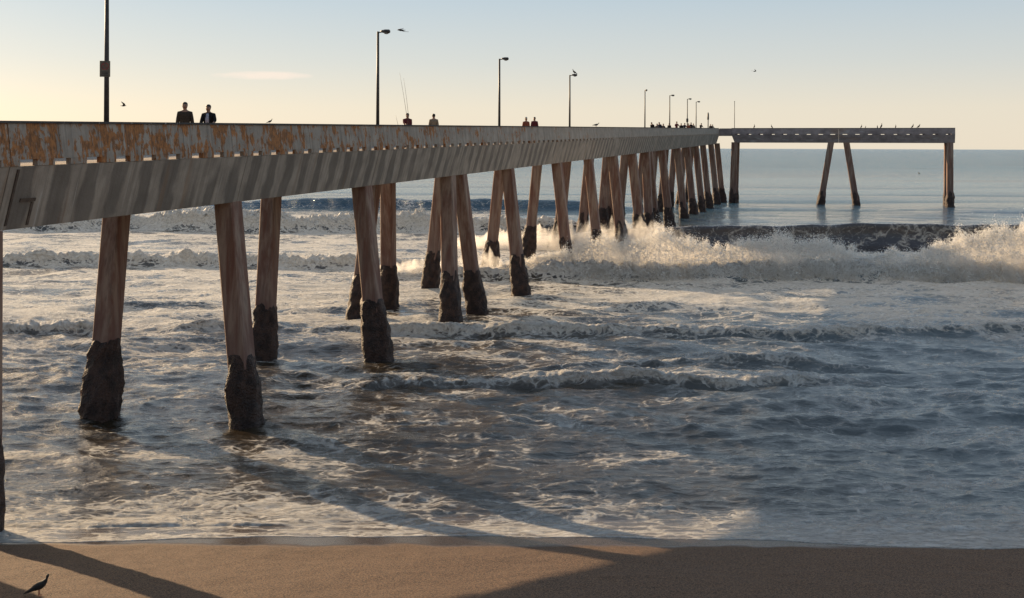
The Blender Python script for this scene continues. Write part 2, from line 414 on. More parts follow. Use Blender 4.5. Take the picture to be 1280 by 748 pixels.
roller(64.5, .25, .5, 2.0, [(-200, .6), (150, .7), (330, .3), (700, .4), (800, .9), (900, .6), (1300, .3)], .5, 5, 21, wob=1.0, rough=.3)
roller(27.45, .13, .26, .55, [(-400, .9), (0, .8), (280, .75), (420, .35), (540, .65), (640, .9), (760, .5), (960, .55), (1010, .95), (1300, 1), (1500, 1)], 1.1, 1.6, 23, wob=.38, rough=.35)

sz = sand_height(X, Y)
edge = swash_line(X)
# broad foam fields
f1 = fbm(X * .06, Y * .10, 50, 4)
f2 = fbm(X * .22, Y * .45, 55, 4) * 1.5 + .8 * fbm(X * .55, Y * .80, 58, 3)
band = .52 * sst(47, 60, Y) * (1 - sst(100, 128, Y) * sst(-8, 8, X - .03 * Y))
band = np.maximum(band, .60 * sst(56, 66, Y) * (1 - sst(86, 96, Y)))
band = np.maximum(band, .54 * sst(50, 60, Y) * (1 - sst(130, 165, Y)) * sst(6, -8, X - .05 * Y))
band = np.maximum(band, .42 * sst(38, 50, Y) * (1 - sst(110, 150, Y)) * sst(14, -2, X))
near = .34 * sst(6, 10, X) * sst(28.2, 26.6, Y) + (.30 * sst(45, 28, Y)) * (.45 + .55 * sst(7, -8, X)) + .30 * sst(30.5, 27.8, Y)
cover = np.maximum(band, near) + .26 * f1 + .20 * f2
cover = cover * (1 - .97 * sst(118, 150, Y) * sst(-12, 4, X - .10 * (Y - 118))) * (1 - sst(150, 190, Y))
# the dark unbroken face of the outer wave: only veins of foam
fm = sst(100.5, 103.0, Y) * (1 - sst(108.5, 111, Y)) * sst(8, 12, X)
cover = cover * (1 - fm) + fm * .02
foam = np.clip(np.maximum(foam, cover), 0, 1.15)
edgef = np.exp(-((Y - edge) / .13) ** 2) * 1.0 + np.exp(-np.abs(Y - edge - .45 - .25 * gn(X * .5, 8.1, 70)) / .22) * .7
foam = np.maximum(foam, np.clip(edgef, 0, 1))
film = sz + .012 + .05 * sst(edge, 27.6, Y)
run = sst(edge - .02, edge + .05, Y)
Zs = np.where(Y < 28.2, np.maximum(Hh, film), Hh)
Zs = np.where(Y < edge, sz - .05, Zs)
depth = np.clip(Zs - sz, 0, 3)
sea = grid_obj('sea', X, Y + yshift * np.clip(1, 0, 1), Zs, None, {'foam': foam, 'depth': depth, 'vein': fm})
tag(sea, 'surf and open sea out to the horizon', 'sea', kind='structure')

def sea_mat():
    g = N('sea_water'); p = g.pos(); sep = g.n('ShaderNodeSeparateXYZ', {}, Vector=p); yy = sep.outputs[1]
    fa = g.n('ShaderNodeAttribute', {'attribute_name': 'foam'}).outputs['Fac']
    de = g.n('ShaderNodeAttribute', {'attribute_name': 'depth'}).outputs['Fac']
    warp = g.n('ShaderNodeVectorMath', {'operation': 'ADD'})
    wn = g.n('ShaderNodeTexNoise', {}, Vector=p, Scale=.9, Detail=3.0)
    sc = g.n('ShaderNodeVectorMath', {'operation': 'SCALE'}, i0=wn.outputs[1]); sc.inputs['Scale'].default_value = 1.3
    g.set(warp, 'i0', p); g.set(warp, 'i1', sc.outputs[0]); wp = warp.outputs[0]
    q = g.vec(wp, (.62, 1.5, 1.0))
    # foam lace: cell edges at two scales, broken by noise
    v1 = g.n('ShaderNodeTexVoronoi', {'feature': 'DISTANCE_TO_EDGE'}, Vector=q, Scale=1.15).outputs[0]
    v2 = g.n('ShaderNodeTexVoronoi', {'feature': 'DISTANCE_TO_EDGE'}, Vector=q, Scale=3.3).outputs[0]
    l1 = g.ramp(v1, .16, .0); l2 = g.ramp(v2, .26, .0)
    nA = g.noise(q, .55, 4, .6); nB = g.noise(q, 2.4, 6, .68); nC = g.noise(q, 9.0, 4, .65)
    lace = g.math('ADD', g.math('MULTIPLY', l1, .26), g.math('MULTIPLY', l2, .20))
    pat = g.math('ADD', g.math('ADD', lace, g.math('MULTIPLY', nB, .62)), g.math('ADD', g.math('MULTIPLY', nA, .42), g.math('MULTIPLY', nC, .26)))   # about .35 .. 1.2
    f = g.math('ADD', pat, g.math('MULTIPLY', fa, .95))
    m = g.ramp(f, 1.16, 1.40)
    ve = g.n('ShaderNodeAttribute', {'attribute_name': 'vein'}).outputs['Fac']
    q2 = g.n('ShaderNodeVectorMath', {'operation': 'ADD'}); sc2 = g.n('ShaderNodeVectorMath', {'operation': 'SCALE'}, i0=wn.outputs[1]); sc2.inputs['Scale'].default_value = 2.6
    g.set(q2, 'i0', g.vec(p, (.8, 1.0, 1.6))); g.set(q2, 'i1', sc2.outputs[0])
    v3 = g.n('ShaderNodeTexVoronoi', {'feature': 'DISTANCE_TO_EDGE'}, Vector=q2.outputs[0], Scale=.27).outputs[0]
    veins = g.math('MULTIPLY', g.ramp(g.math('ADD', v3, g.math('MULTIPLY', nB, .16)), .145, .05), ve)
    m = g.math('MAXIMUM', m, g.math('MULTIPLY', veins, .8))
    thin = g.ramp(f, .98, 1.15)
    # water body: silty brown inshore, green-blue seaward
    sea_f = g.ramp(yy, 104.0, 260.0)
    wn2 = g.noise(g.vec(p, (.05, .12, 1)), 1.0, 3)
    body = g.mix(g.ramp(wn2, .35, .65), c4(.024, .017, .009), c4(.050, .035, .020))
    body = g.mix(g.math('MULTIPLY', g.ramp(sep.outputs[0], 1.0, 18.0), .8), body, c4(.070, .092, .100))  # sky reflection on the right-hand water painted into the body colour
    body = g.mix(sea_f, body, c4(.014, .125, .200)); body = g.mix(ve, body, c4(.060, .050, .050))
    body = g.mix(g.math('MULTIPLY', g.ramp(yy, 300.0, 2500.0), .6), body, c4(.010, .120, .215))
    wp4 = g.noise(g.vec(p, (.006, .035, 1)), 1.0, 5, .65)
    body = g.mix(g.math('MULTIPLY', g.ramp(wp4, .42, .62), g.math('MULTIPLY', sea_f, .75)), body, c4(.006, .055, .105))
    shal = g.ramp(de, .14, .0)
    body = g.mix(shal, body, c4(.10, .075, .060))
    body = g.mix(g.math('MULTIPLY', thin, .16), body, c4(.42, .38, .34))
    # ripples
    r1 = g.noise(g.vec(p, (.9, 2.4, 1)), 1.5, 6, .62, .4)
    r2 = g.noise(g.vec(p, (1.0, 2.0, 1)), 7.0, 5, .6, .2)
    r3 = g.noise(g.vec(p, (.16, .55, 1)), 1.0, 6, .66, .4)
    r4 = g.noise(g.vec(p, (.035, .12, 1)), 1.0, 6, .68, .5); farg = g.math('MULTIPLY', g.ramp(yy, 180.0, 700.0), 110.0)
    farf = g.math('MULTIPLY', g.ramp(yy, 95.0, 200.0), 12.0)
    near_f = g.ramp(yy, 90.0, 25.0)
    hgt = g.math('ADD', g.math('MULTIPLY', r1, 1.0), g.math('ADD', g.math('MULTIPLY', r2, .22), g.math('ADD', g.math('MULTIPLY', r3, farf), g.math('MULTIPLY', r4, farg))))
    stn = g.math('ADD', .35, g.math('MULTIPLY', g.ramp(de, .01, .3), .5))
    nb = g.n('ShaderNodeBump', {}, Height=hgt, Distance=.09); g.set(nb, 'Strength', stn)
    wat = g.bsdf(body, .10, nb.outputs[0], .5); wat.inputs['IOR'].default_value = 1.52
    g.set(wat, 'Roughness', g.math('ADD', .05, g.math('MULTIPLY', g.ramp(yy, 80.0, 600.0), .10)))
    # foam
    fb = g.noise(q, 5.0, 7, .72)
    fn = g.bump(g.math('ADD', g.math('ADD', fb, g.math('MULTIPLY', r1, .9)), g.math('MULTIPLY', pat, .5)), 1.0, .30)
    fcol = g.mix(g.ramp(fb, .35, .6), c4(.48, .455, .43), c4(.92, .90, .86))
    fo = g.bsdf(fcol, .75, fn, .3)
    tr = g.n('ShaderNodeBsdfTranslucent', {}, Color=c4(.8, .74, .62)); g.t.links.new(fn, tr.inputs['Normal'])
    fmix = g.n('ShaderNodeMixShader', {}, Fac=.22); g.t.links.new(fo.outputs[0], fmix.inputs[1]); g.t.links.new(tr.outputs[0], fmix.inputs[2])
    ms = g.n('ShaderNodeMixShader', {}, Fac=g.math('MULTIPLY', m, .93)); g.t.links.new(wat.outputs[0], ms.inputs[1]); g.t.links.new(fmix.outputs[0], ms.inputs[2])
    return g.done(ms.outputs[0])
M_sea = sea_mat(); sea.data.materials.clear(); sea.data.materials.append(M_sea)

# ------------------------------------------------------------------ pier
PA = math.atan2(43.7, 150.8)                         # pier axis, from +Y towards +X
O0 = Vector((-8.98, 38.2, 0))                         # bent 1 on the near face
dS = Vector((math.sin(PA), math.cos(PA), 0)); dT = Vector((-math.cos(PA), math.sin(PA), 0))
SLOPE = .0174 * math.cos(PA)
def ztop(s): return H + .61 + .0174 * (38.2 - 27.3) + SLOPE * s
SEND = 159.7; ZEND = ztop(SEND)
DW = 5.8
pier = empty('fishing_pier', O0, math.pi / 2 - PA)    # local x runs seaward, local y to the far (left) side
tag(pier, 'long concrete fishing pier on battered piles, rust-stained parapet, crossing the surf to an L-shaped end', 'pier')
def s_at(px, t):                                      # where along the pier a photo column meets offset t
    k = (px - 640) / F; o = O0 + dT * t
    return (k * o.y - o.x) / (dS.x - k * dS.y)
def face_quad(mb, s0, s1, ya0, za0, yb0, zb0, th):
    pass
def span(s0, s1, zt, nslot, near_t=0.0, wid=DW, depth=2.7, ends=(0, 0), mats=None, root=pier, ax=lambda s, t: (s, t), slotw=.62):
    """one span: hollow-free girder, two parapets with scuppers, copings. zt(s)=top of parapet"""
    mp, mg, md, mc = mats
    def ring(s, pts, ds=0): return [(*ax(s + (ds if z < -1.5 else 0), t), zt(s) + z) for t, z in pts]
    g = .012
    # girder body
    b = MB(); b.prism(ring(s0 + g, [(.02, -1.12), (wid - .02, -1.12), (wid - .45, -depth), (.45, -depth)], ends[0]),
                      ring(s1 - g, [(.02, -1.12), (wid - .02, -1.12), (wid - .45, -depth), (.45, -depth)], ends[1]))
    b.build('girder', mg, root, bevel=.02)
    for side in (0, 1):
        T = (lambda t: t) if side == 0 else (lambda t: wid - t)
        b = MB()
        up = [(T(.11), -.06), (T(.33), -.06), (T(.33), -.955), (T(0.0), -.955)]
        n = 4
        b.prism(ring(s0 + g, up), ring(s1 - g, up))
        ps = (s1 - s0) / nslot; cs = [s0 + ps * (i + .5) for i in range(nslot)]
        cuts = [s0 + g] + [v for c in cs for v in (c - slotw / 2, c + slotw / 2)] + [s1 - g]
        for a, c in zip(cuts[0::2], cuts[1::2]):
            lo = [(T(0.0), -.957), (T(.15), -.957), (T(.15), -1.117), (T(0.0), -1.117)]
            b.prism(ring(a, lo), ring(c, lo))
        b.build('parapet', mp, root)
        b = MB(); cp = [(T(.07), 0), (T(.37), 0), (T(.37), -.06), (T(.07), -.06)]
        b.prism(ring(s0, cp), ring(s1, cp)); b.build('coping', mc, root)
MATS = (M_parapet, M_panel, M_deck, M_cap)
SP = 11.45
kk = -3
joints = []
while True:
    s0 = SP * kk; s1 = min(SP * (kk + 1), SEND)
    if s0 >= SEND - 1: break
    last = s1 >= SEND - .01
    span(s0, s1, ztop, 9, mats=MATS, ends=(0, -.0 if not last else -.6))
    joints.append(s0); kk += 1
# thin construction ledge line under the scuppers and deck corner slab
b = MB(); b.box(SEND, SEND + 5.9, .05, DW + .0, ZEND - 1.30, ZEND - 1.12); b.build('deck_corner', M_deck, pier)
# seaward leg of the L: runs to the right (local -y) from the corner
LEN = 37.7; TW = 5.8
zl = lambda s: ZEND
axL = lambda s, t: (SEND + t, -s)
FM = (M_far, M_far, M_deck, M_cap)
def tspan(a, b_, ends): span(a, b_, zl, 9, mats=FM, wid=TW, depth=2.46, ends=ends, ax=axL, slotw=.8)
tspan(2.0, 19.6, (.5, 0)); tspan(19.6, LEN, (0, 0))
# parapets closing the corner
b = MB(); b.box(SEND, SEND + .30, -1.98, 0.0, ZEND - 1.3, ZEND - .06); b.build('parapet', M_far, pier)
b = MB(); b.box(SEND + .31, SEND + TW, -1.98, .04, ZEND - 1.3, ZEND - 1.12); b.build('deck_corner', M_deck, pier)
b = MB(); b.box(SEND + TW - .30, SEND + TW, -1.98, DW, ZEND - 1.11, ZEND - .06); b.build('parapet', M_far, pier)
b = MB(); b.box(SEND - .02, SEND + TW - .31, DW - .33, DW, ZEND - 1.11, ZEND - .06); b.build('parapet', M_far, pier)
b = MB(); b.box(SEND + .31, SEND + TW - .31, -LEN, -LEN + .30, ZEND - 1.11, ZEND - .06); b.build('parapet', M_far, pier)
# dark bearing recess and drain pipe on the girder at the shoreward joint
sj = s_at(27, .2)
b = MB()
for (a, c, z0, z1) in ((0, .55, -2.02, -1.93), (.42, .50, -2.62, -2.03), (-.35, -.28, -2.6, -1.2)):
    tt = lambda z: .45 * (z + 1.12) / -1.58 - .022
    zt_ = ztop(sj)
    b.prism([(sj + a, tt(z0), zt_ + z0), (sj + c, tt(z0), zt_ + z0), (sj + c, tt(z1), zt_ + z1), (sj + a, tt(z1), zt_ + z1)],
            [(sj + a, tt(z0) + .1, zt_ + z0), (sj + c, tt(z0) + .1, zt_ + z0), (sj + c, tt(z1) + .1, zt_ + z1), (sj + a, tt(z1) + .1, zt_ + z1)])
b.build('bearing_bracket', plain('rusted_steel', (.085, .06, .045), .8), pier)

growth_cache = []
def growth_mesh(seed, r0):
    n, m = 30, 26; vs = []; fs = []
    rs = np.random.default_rng(seed)
    ph = rs.random(6) * 40
    for i in range(m + 1):
        v = i / m; z = v
        prof = np.interp(v, [0, .12, .3, .55, .74, .82, .86, .95, 1.0], [.76, .86, 1.0, 1.0, .97, .86, .84, .80, .70])
        for k in range(n):
            a = 2 * math.pi * k / n
            sq = 1 / max(abs(math.cos(a)), abs(math.sin(a))) ** .45
            nn = float(gn(a * 1.3 + ph[0], v * 3 + ph[1], 3)) * .16 + float(gn(math.cos(a) * 3 + ph[2], math.sin(a) * 3 + v * 9 + ph[3], 4)) * .13 + float(gn(math.cos(a) * 7 + ph[4], math.sin(a) * 7 + v * 22, 5)) * .07
            r = r0 * prof * sq * (1 + nn)
            zz = z + (.05 * float(gn(math.cos(a) * 2 + ph[5], math.sin(a) * 2, 8)) if i > m - 4 else 0)
            vs.append((r * math.cos(a), r * math.sin(a), zz))
    for i in range(m):
        for k in range(n): fs.append((i*n+k, i*n+(k+1)%n, (i+1)*n+(k+1)%n, (i+1)*n+k))
    fs.append(tuple(range(m*n, (m+1)*n)))
    return vs, fs
GM = [growth_mesh(100 + i, 1.0) for i in range(7)]
pile_no = [0]
def pile(tx_, ty, bx, by, zt_, wid, bed=-2.5, water=0.0, gh=2.6, grow=None):
    """square pile from soffit point to its position at water level (pier-local), continued below"""
    z1 = zt_; top = Vector((tx_, ty, z1)); wl = Vector((bx, by, 0)); d = (wl - top) / z1
    def at(z): return top + d * (z1 - z)
    b = MB(); rings = []
    h = wid / 2; c = h * .16
    oct_ = [(-h, -h + c), (-h + c, -h), (h - c, -h), (h, -h + c), (h, h - c), (h - c, h), (-h + c, h), (-h, h - c)]
    zs = [bed + (z1 + .05 - bed) * i / 10 for i in range(11)]
    vs = []; fs = []
    for z in zs:
        q = at(z); vs += [(q.x + a, q.y + e, z) for a, e in oct_]
    for i in range(10):
        for k in range(8): fs.append((i*8+k, i*8+(k+1)%8, (i+1)*8+(k+1)%8, (i+1)*8+k))
    fs += [tuple(range(8))[::-1], tuple(range(80, 88))]
    b.add(vs, fs); p = b.build('pile', M_pile, pier)
    i = pile_no[0]; pile_no[0] += 1
    gv, gf = GM[i % 7]; a0 = i * 1.7; rr = random.Random(i)
    gr = wid * grow if grow else wid * (.80 if wid < .8 else .72 if wid < .95 else .62) * rr.uniform(.92, 1.12); gtop = gh * rr.uniform(.9, 1.1); zb = -1.2
    out = []
    for x, y, z in gv:
        zz = zb + (gtop - zb) * (z if z > .8 else z)
        q = at(zz); out.append((q.x + gr * (x * math.cos(a0 % .3) - y * math.sin(a0 % .3)), q.y + gr * (x * math.sin(a0 % .3) + y * math.cos(a0 % .3)), zz))
    mesh_obj('mussel_growth', out, gf, M_growth, p, True)
# transverse bents; (near pile column in the photograph, kind)
BENTS = [(s_at(5, -.30) - 11.45, 2, .72)]
se = s_at(-23, .30); pile(se, .30, se, .30, ztop(se) - 2.70, .72, grow=.66); pile(se, DW - .62, se, DW - .8, ztop(se) - 2.70, .72)
for px, kind in ((291, 2), (457, 2), (571, 4), (638, 2), (699, 2), (738, 2), (768, 2), (792, 2), (811, 4), (829, 2), (848, 2), (860, 2), (871, 2), (880, 2), (890, 2), (897.5, 2)):
    s = s_at(px, .62); BENTS.append((s, kind, .72 if s < 62 else .88))
print('bents', [round(b_[0], 1) for b_ in BENTS])
for s, kind, wid in BENTS:
    zt_ = ztop(s) - 2.70
    if kind == 2:
        pile(s, .80, s - .6, -.30, zt_, wid); pile(s, DW - .62, s - (1.5 if s < 30 else .3), DW - 1.02 if s < 30 else DW + .15, zt_, wid)
    else:
        for q in (-1, 1):
            pile(s + q * .95, .80, s + q * 2.25, .15, zt_, wid); pile(s + q * .95, DW - .75, s + q * 2.25, DW - .3, zt_, wid)
for L0, L1 in ((1.6 + .9, 2.2), (19.6 - 1.25, 19.6 - 2.9), (19.6 + 1.25, 19.6 + 2.9), (LEN - .75, LEN - .75)):
    pile(SEND + .8, -L0, SEND + .3, -L1, ZEND - 2.46, 1.0, bed=-4); pile(SEND + TW - .8, -L0, SEND + TW - .3, -L1, ZEND - 2.46, 1.0, bed=-4)

# ------------------------------------------------------------------ things standing on the pier
def on_pier(s, t, dz=0.0):
    v = O0 + dS * s + dT * t; v.z = ztop(min(s, SEND)) - 1.12 + dz; return v
def on_leg(L, t, dz=0.0):
    v = O0 + dS * (SEND + t) - dT * L; v.z = ZEND - 1.12 + dz; return v
def leg_at(px, t):
    k = (px - 640) / F; o = O0 + dS * (SEND + t); return (o.x - k * o.y) / (k * (-dT.y) - (-dT.x)) if True else 0

ARM = math.pi / 2 - PA - math.pi / 2 + math.radians(0)   # rotation so that local +x points across the deck to the near side
def street_lamp(s, t, height, rz, head=True, far=False):
    root = empty('street_lamp', on_pier(s, t), rz)
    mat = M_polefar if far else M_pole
    b = MB(); b.box(-.2, .2, -.2, .2, 0, .05); b.tube([(0, 0, .05), (0, 0, .35)], .12, 8); b.build('base_plate', mat, root)
    b = MB(); b.tube([(0, 0, .05), (0, 0, height * .5), (0, 0, height)], [.10, .085, .065], 10); b.build('pole', mat, root, True)
    b = MB(); b.tube([(0, 0, height - .06), (.30, 0, height - .02)], .035, 8); b.build('arm', mat, root, True)
    b = MB(); z = height
    b.loft([((.16, 0, z), (0, .045, 0), (0, 0, .045)), ((.24, 0, z + .005), (0, .09, 0), (0, 0, .075)), ((.42, 0, z), (0, .13, 0), (0, 0, .11)),
            ((.66, 0, z - .01), (0, .13, 0), (0, 0, .11)), ((.70, 0, z - .01), (0, .10, 0), (0, 0, .08))])
    h = b.build('lamp_head', mat, root, True)
    b = MB(); b.loft([((.50, 0, z - .08), (.15, 0, 0), (0, .10, 0)), ((.50, 0, z - .14), (.12, 0, 0), (0, .08, 0)), ((.50, 0, z - .16), (.05, 0, 0), (0, .04, 0))])
    b.build('lens', M_glass, h, True)
    return root
lamps = [(133, 6.35, 'tall dark lamp post carrying a small sign, near the two strolling men'),
         (472, 6.35, 'dark lamp post left of the angler with two rods, a bird flying beside its head'),
         (624, 6.25, 'dark lamp post with a side lamp head just left of the couple in rusty jackets'),
         (712, 6.1, 'dark lamp post with a bird perched on its lamp head'),
         (806, 6.1, 'slim pale lamp post first left of the crowd at the far end'),
         (837, 6.1, 'slim pale lamp post rising from the left part of the far crowd'),
         (859, 6.1, 'slim pale lamp post with a small box halfway up, amid the far crowd'),
         (870, 6.1, 'slim pale lamp post just right of the one with the box')]
lamp_objs = []
for i, (px, hh, lab) in enumerate(lamps):
    s = s_at(px, DW - .55)
    rz = -PA + R(0)
    if i == 4: rz = -PA - R(62)
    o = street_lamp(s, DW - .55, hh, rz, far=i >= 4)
    tag(o, lab, 'lamp post', 'lamp posts along the pier'); lamp_objs.append(o)
    if i == 6:
        b = MB(); b.box(-.17, .17, -.17, .13, 2.15, 2.75); b.build('junction_box', M_pole, o, bevel=.02)
# sign on the first lamp post
l0 = lamp_objs[0]
sg = empty('warning_sign', l0.location + Vector((-.02, -.11, 3.02)), R(14))
b = MB(); b.box(-.175, .175, -.012, .012, -.28, .28); b.build('panel', M_sign, sg, bevel=.02)
b = MB()
for k in range(24):
    a0, a1 = 2*math.pi*k/24, 2*math.pi*(k+1)/24
    b.add([(r_*math.cos(a_), -.016, .09 + r_*math.sin(a_)) for a_ in (a0, a1) for r_ in (.10, .125)], [(0, 1, 3, 2)])
b.add([(-.085, -.017, .16), (-.070, -.017, .175), (.085, -.017, .02), (.070, -.017, .005)], [(0, 1, 2, 3)])
b.build('symbol', M_signred, sg)
b = MB()
for k, wd in enumerate((.24, .2, .22)):
    b.add([(-wd/2, -.016, -.10 - k*.055), (wd/2, -.016, -.10 - k*.055), (wd/2, -.016, -.125 - k*.055), (-wd/2, -.016, -.125 - k*.055)], [(0, 1, 2, 3)])
b.build('text_lines', M_signink, sg)
b = MB(); b.box(-.09, .09, .012, .06, .1, .14); b.box(-.09, .09, .012, .06, -.14, -.10); b.build('clamp', M_pole, sg)
tag(sg, 'small brownish sign plate with a red ring, strapped to the nearest lamp post', 'sign')
# stout post and bare mast at the far end
def post(px, t, h, r, name, lab, cat, on=on_pier, s=None):
    loc = on(s if s is not None else s_at(px, t), t)
    root = empty(name, loc)
    b = MB(); b.tube([(0, 0, 0), (0, 0, h * .55), (0, 0, h)], [r, r * .92, r * .85], 10); b.build('shaft', M_polefar, root, True)
    return root
o = post(885, 1.5, 3.75, .09, 'mooring_post', '', '')
tag(o, 'short stout post with a thick top section right of the far crowd', 'post')
b = MB(); b.tube([(0, 0, 2.5), (0, 0, 2.65), (0, 0, 3.55), (0, 0, 3.62)], [.12, .16, .14, .06], 10); b.build('lamp_can', M_pole, o, True)
Lm = leg_at(918, 1.2)
o = post(0, 1.2, 5.7, .055, 'flag_mast', '', '', on=on_leg, s=Lm)
tag(o, 'tall thin bare mast where the end leg of the pier begins', 'mast')
b = MB(); b.tube([(0, 0, 5.68), (0, 0, 5.78)], [.07, .05], 8); b.build('finial', M_pole, o, True)
print('leg', Lm, on_leg(Lm, 1.2))

# ------------------------------------------------------------------ people
def skin_mesh(name, nodes, edges, mat, parent, sub=2, root=0):
    me = bpy.data.meshes.new(name); me.from_pydata([n[0] for n in nodes], edges, []); me.update()
    o = bpy.data.objects.new(name, me); COL.objects.link(o)
    if parent: o.parent = parent
    m = o.modifiers.new('skin', 'SKIN'); m.use_smooth_shade = True
    if not me.skin_vertices:
        me.attributes  # noqa
        bm = bmesh.new(); bm.from_mesh(me); bm.verts.layers.skin.verify(); bm.to_mesh(me); bm.free()
    for i, n in enumerate(nodes):
        sv = me.skin_vertices[0].data[i]; r = n[1]
        sv.radius = r if isinstance(r, tuple) else (r, r); sv.use_root = (i == root); sv.use_loose = False
    s = o.modifiers.new('s', 'SUBSURF'); s.levels = sub; s.render_levels = sub
    me.materials.append(mat)
    return o
def person(loc, rz, top, trousers=M_jeans, hair=M_hair, lean=0.0, headpitch=0.0, arms='rail', height=1.76, shirt=None, cap=None, fingers=True):
    """stands facing local -y; lean bends the torso forward over the rail"""
    k = height / 1.76
    root = empty('person', loc, rz)
    hip = Vector((0, 0, .93)); 
    def fw(z, x=0.0, y=0.0):    # torso point bent forward about the hip
        a = lean; dz = z - .93; return Vector((x, -math.sin(a) * dz + y * math.cos(a), .93 + math.cos(a) * dz + y * math.sin(a)))
    head = fw(1.62); hd = Vector((0, -math.sin(headpitch + lean * .4), 0))
    neck = fw(1.47); chest = fw(1.30); waist = fw(1.08)
    if arms == 'rail':
        hands = [(-.26, -.36, 1.13), (.24, -.36, 1.13)]
    elif arms == 'down':
        hands = [(-.225, -.08, .80), (.225, -.09, .80)]
    elif arms == 'rod':
        hands = [(-.12, -.36, 1.18), (.10, -.34, 1.05)]
    else:
        hands = [(-.20, -.30, .98), (.25, -.30, 1.12)]
    sh = [fw(1.395, -.172), fw(1.395, .172)]
    el = []
    for i in (0, 1):
        h_ = Vector(hands[i]); mid = (sh[i] + h_) / 2; el.append(mid + Vector(((-.035, .035)[i], .06, -.05)))
    nodes = []; edges = []
    def add(p, r, frm=None):
        nodes.append((tuple(Vector(p) * k), r if not isinstance(r, tuple) else r)); i = len(nodes) - 1
        if frm is not None: edges.append((frm, i))
        return i
    pel = add((0, 0, .93), (.15, .11)); wa = add(waist, (.13, .10), pel); ch = add(chest, (.155, .11), wa)
    nk0 = add(fw(1.44), (.09, .08), ch); nk = add(neck + Vector((0, -.01, .04)), .055, nk0)
    j = add(fw(1.56, 0, -.01) + hd * .03, (.068, .075), nk); hc = add(fw(1.65, 0, -.015) + hd * .06, (.078, .095), j); add(fw(1.735, 0, 0) + hd * .06, (.055, .068), hc)
    nose = add(fw(1.615, 0, -.105) + hd * .06, .014, hc)
    for sx in (-1, 1): add(fw(1.63, sx * .083, .01) + hd * .05, (.014, .022), hc)
    for i in (0, 1):
        a = add(sh[i], .058, nk0); e = add(el[i], .042, a); h_ = Vector(hands[i])
        wr = add(h_ + (el[i] - h_).normalized() * .05, .026, e); pm = add(h_, (.034, .020), wr)
        dirn = (h_ - el[i]).normalized(); side = dirn.cross(Vector((0, 0, 1)))
        side = side.normalized() if side.length > .1 else Vector((0, 1, 0))
        if fingers:
            for q in range(4):
                o_ = side * ((q - 1.5) * .022); ln = (.060, .072, .070, .055)[q]
                f0 = add(h_ + dirn * .045 + o_, .0095, pm); f1 = add(h_ + dirn * (.045 + ln * .6) + o_ * 1.1 + Vector((0, 0, -.008)), .0085, f0)
                add(h_ + dirn * (.045 + ln * .9) + o_ * 1.1 + Vector((0, 0, -.032)), .007, f1)
            t0 = add(h_ + side * (.04 * (1 if i else -1)) + dirn * .01, .011, pm); add(h_ + side * (.055 * (1 if i else -1)) + dirn * .05, .009, t0)
    for sx in (-1, 1):
        hp = add((sx * .09, 0, .86), .088, pel); kn = add((sx * .11, -.015, .50), .058, hp); an = add((sx * .12, .02, .09), .038, kn)
        add((sx * .13, -.13, .04), .034, an)
    skin_mesh('body', nodes, edges, M_skin, root, 2)
    # clothing
    nodes, edges = [], []
    pel = add((0, 0, .90), (.185, .145)); wa = add(waist, (.165, .135), pel); ch = add(chest, (.195, .145), wa); nk0 = add(fw(1.425), (.115, .100), ch)
    add(fw(1.485), (.068, .072), nk0)
    for i in (0, 1):
        a = add(sh[i] + Vector((0, 0, -.005)), .082, nk0); e = add(el[i], .060, a); h_ = Vector(hands[i]); add(h_ + (el[i] - h_).normalized() * .06, .043, e)
    skin_mesh('jacket', nodes, edges, top, root, 2)
    nodes, edges = [], []
    pel = add((0, .0, .95), (.160, .125)); 
    for sx in (-1, 1):
        hp = add((sx * .095, 0, .84), .105, pel); kn = add((sx * .11, -.01, .50), .078, hp); add((sx * .12, .02, .10), .066, kn)
    skin_mesh('trousers', nodes, edges, trousers, root, 1)
    for sx in (-1, 1):
        b = MB(); x = sx * .12 * k
        b.loft([((x, .09, .05), (.03, 0, 0), (0, 0, .035)), ((x, .05, .06), (.048, 0, 0), (0, 0, .055)), ((x * 1.05, -.08, .05), (.052, 0, 0), (0, 0, .048)), ((x * 1.1, -.17, .035), (.035, 0, 0), (0, 0, .028))])
        b.build('shoe', M_shoe, root, True)
    hc_ = (fw(1.685, 0, .015) + hd * .06) * k
    b = MB()
    def dome(mat_r, z0, rx, ry, rz_, n=6):
        rg = []
        for i in range(n + 1):
            a = math.pi / 2 * i / n * .96; rg.append(((hc_.x, hc_.y, hc_.z + z0 + rz_ * math.sin(a)), (rx * math.cos(a), 0, 0), (0, ry * math.cos(a), 0)))
        return rg
    if cap:
        b.loft([((hc_.x, hc_.y, hc_.z - .01), (.088, 0, 0), (0, .105, 0))] + dome(0, .01, .090, .107, .085)); 
        b.loft([((hc_.x, hc_.y - .09, hc_.z + .0), (.07, 0, 0), (0, 0, .008)), ((hc_.x, hc_.y - .185, hc_.z - .012), (.05, 0, 0), (0, 0, .006))])
        b.build('cap', cap, root, True)
    b = MB(); b.loft([((hc_.x, hc_.y + .035, hc_.z - .085), (.060, 0, 0), (0, .055, 0)), ((hc_.x, hc_.y + .018, hc_.z - .04), (.084, 0, 0), (0, .088, 0))] + dome(0, -.01, .087, .104, .075))
    if not cap: b.build('hair', hair, root, True)
    # face marks
    fc = fw(1.64, 0, -.10) + hd * .06
    b = MB()
    for sx in (-1, 1):
        c = (fw(1.645, sx * .032, -.088) + hd * .06) * k
        b = MB(); b.loft([(c + Vector((0, -.012, 0)), (.004, 0, 0), (0, 0, .003)), (c + Vector((0, -.007, 0)), (.013, 0, 0), (0, 0, .008)), (c + Vector((0, .01, 0)), (.013, 0, 0), (0, 0, .008))])
        b.build('eye', M_hair, root, True)
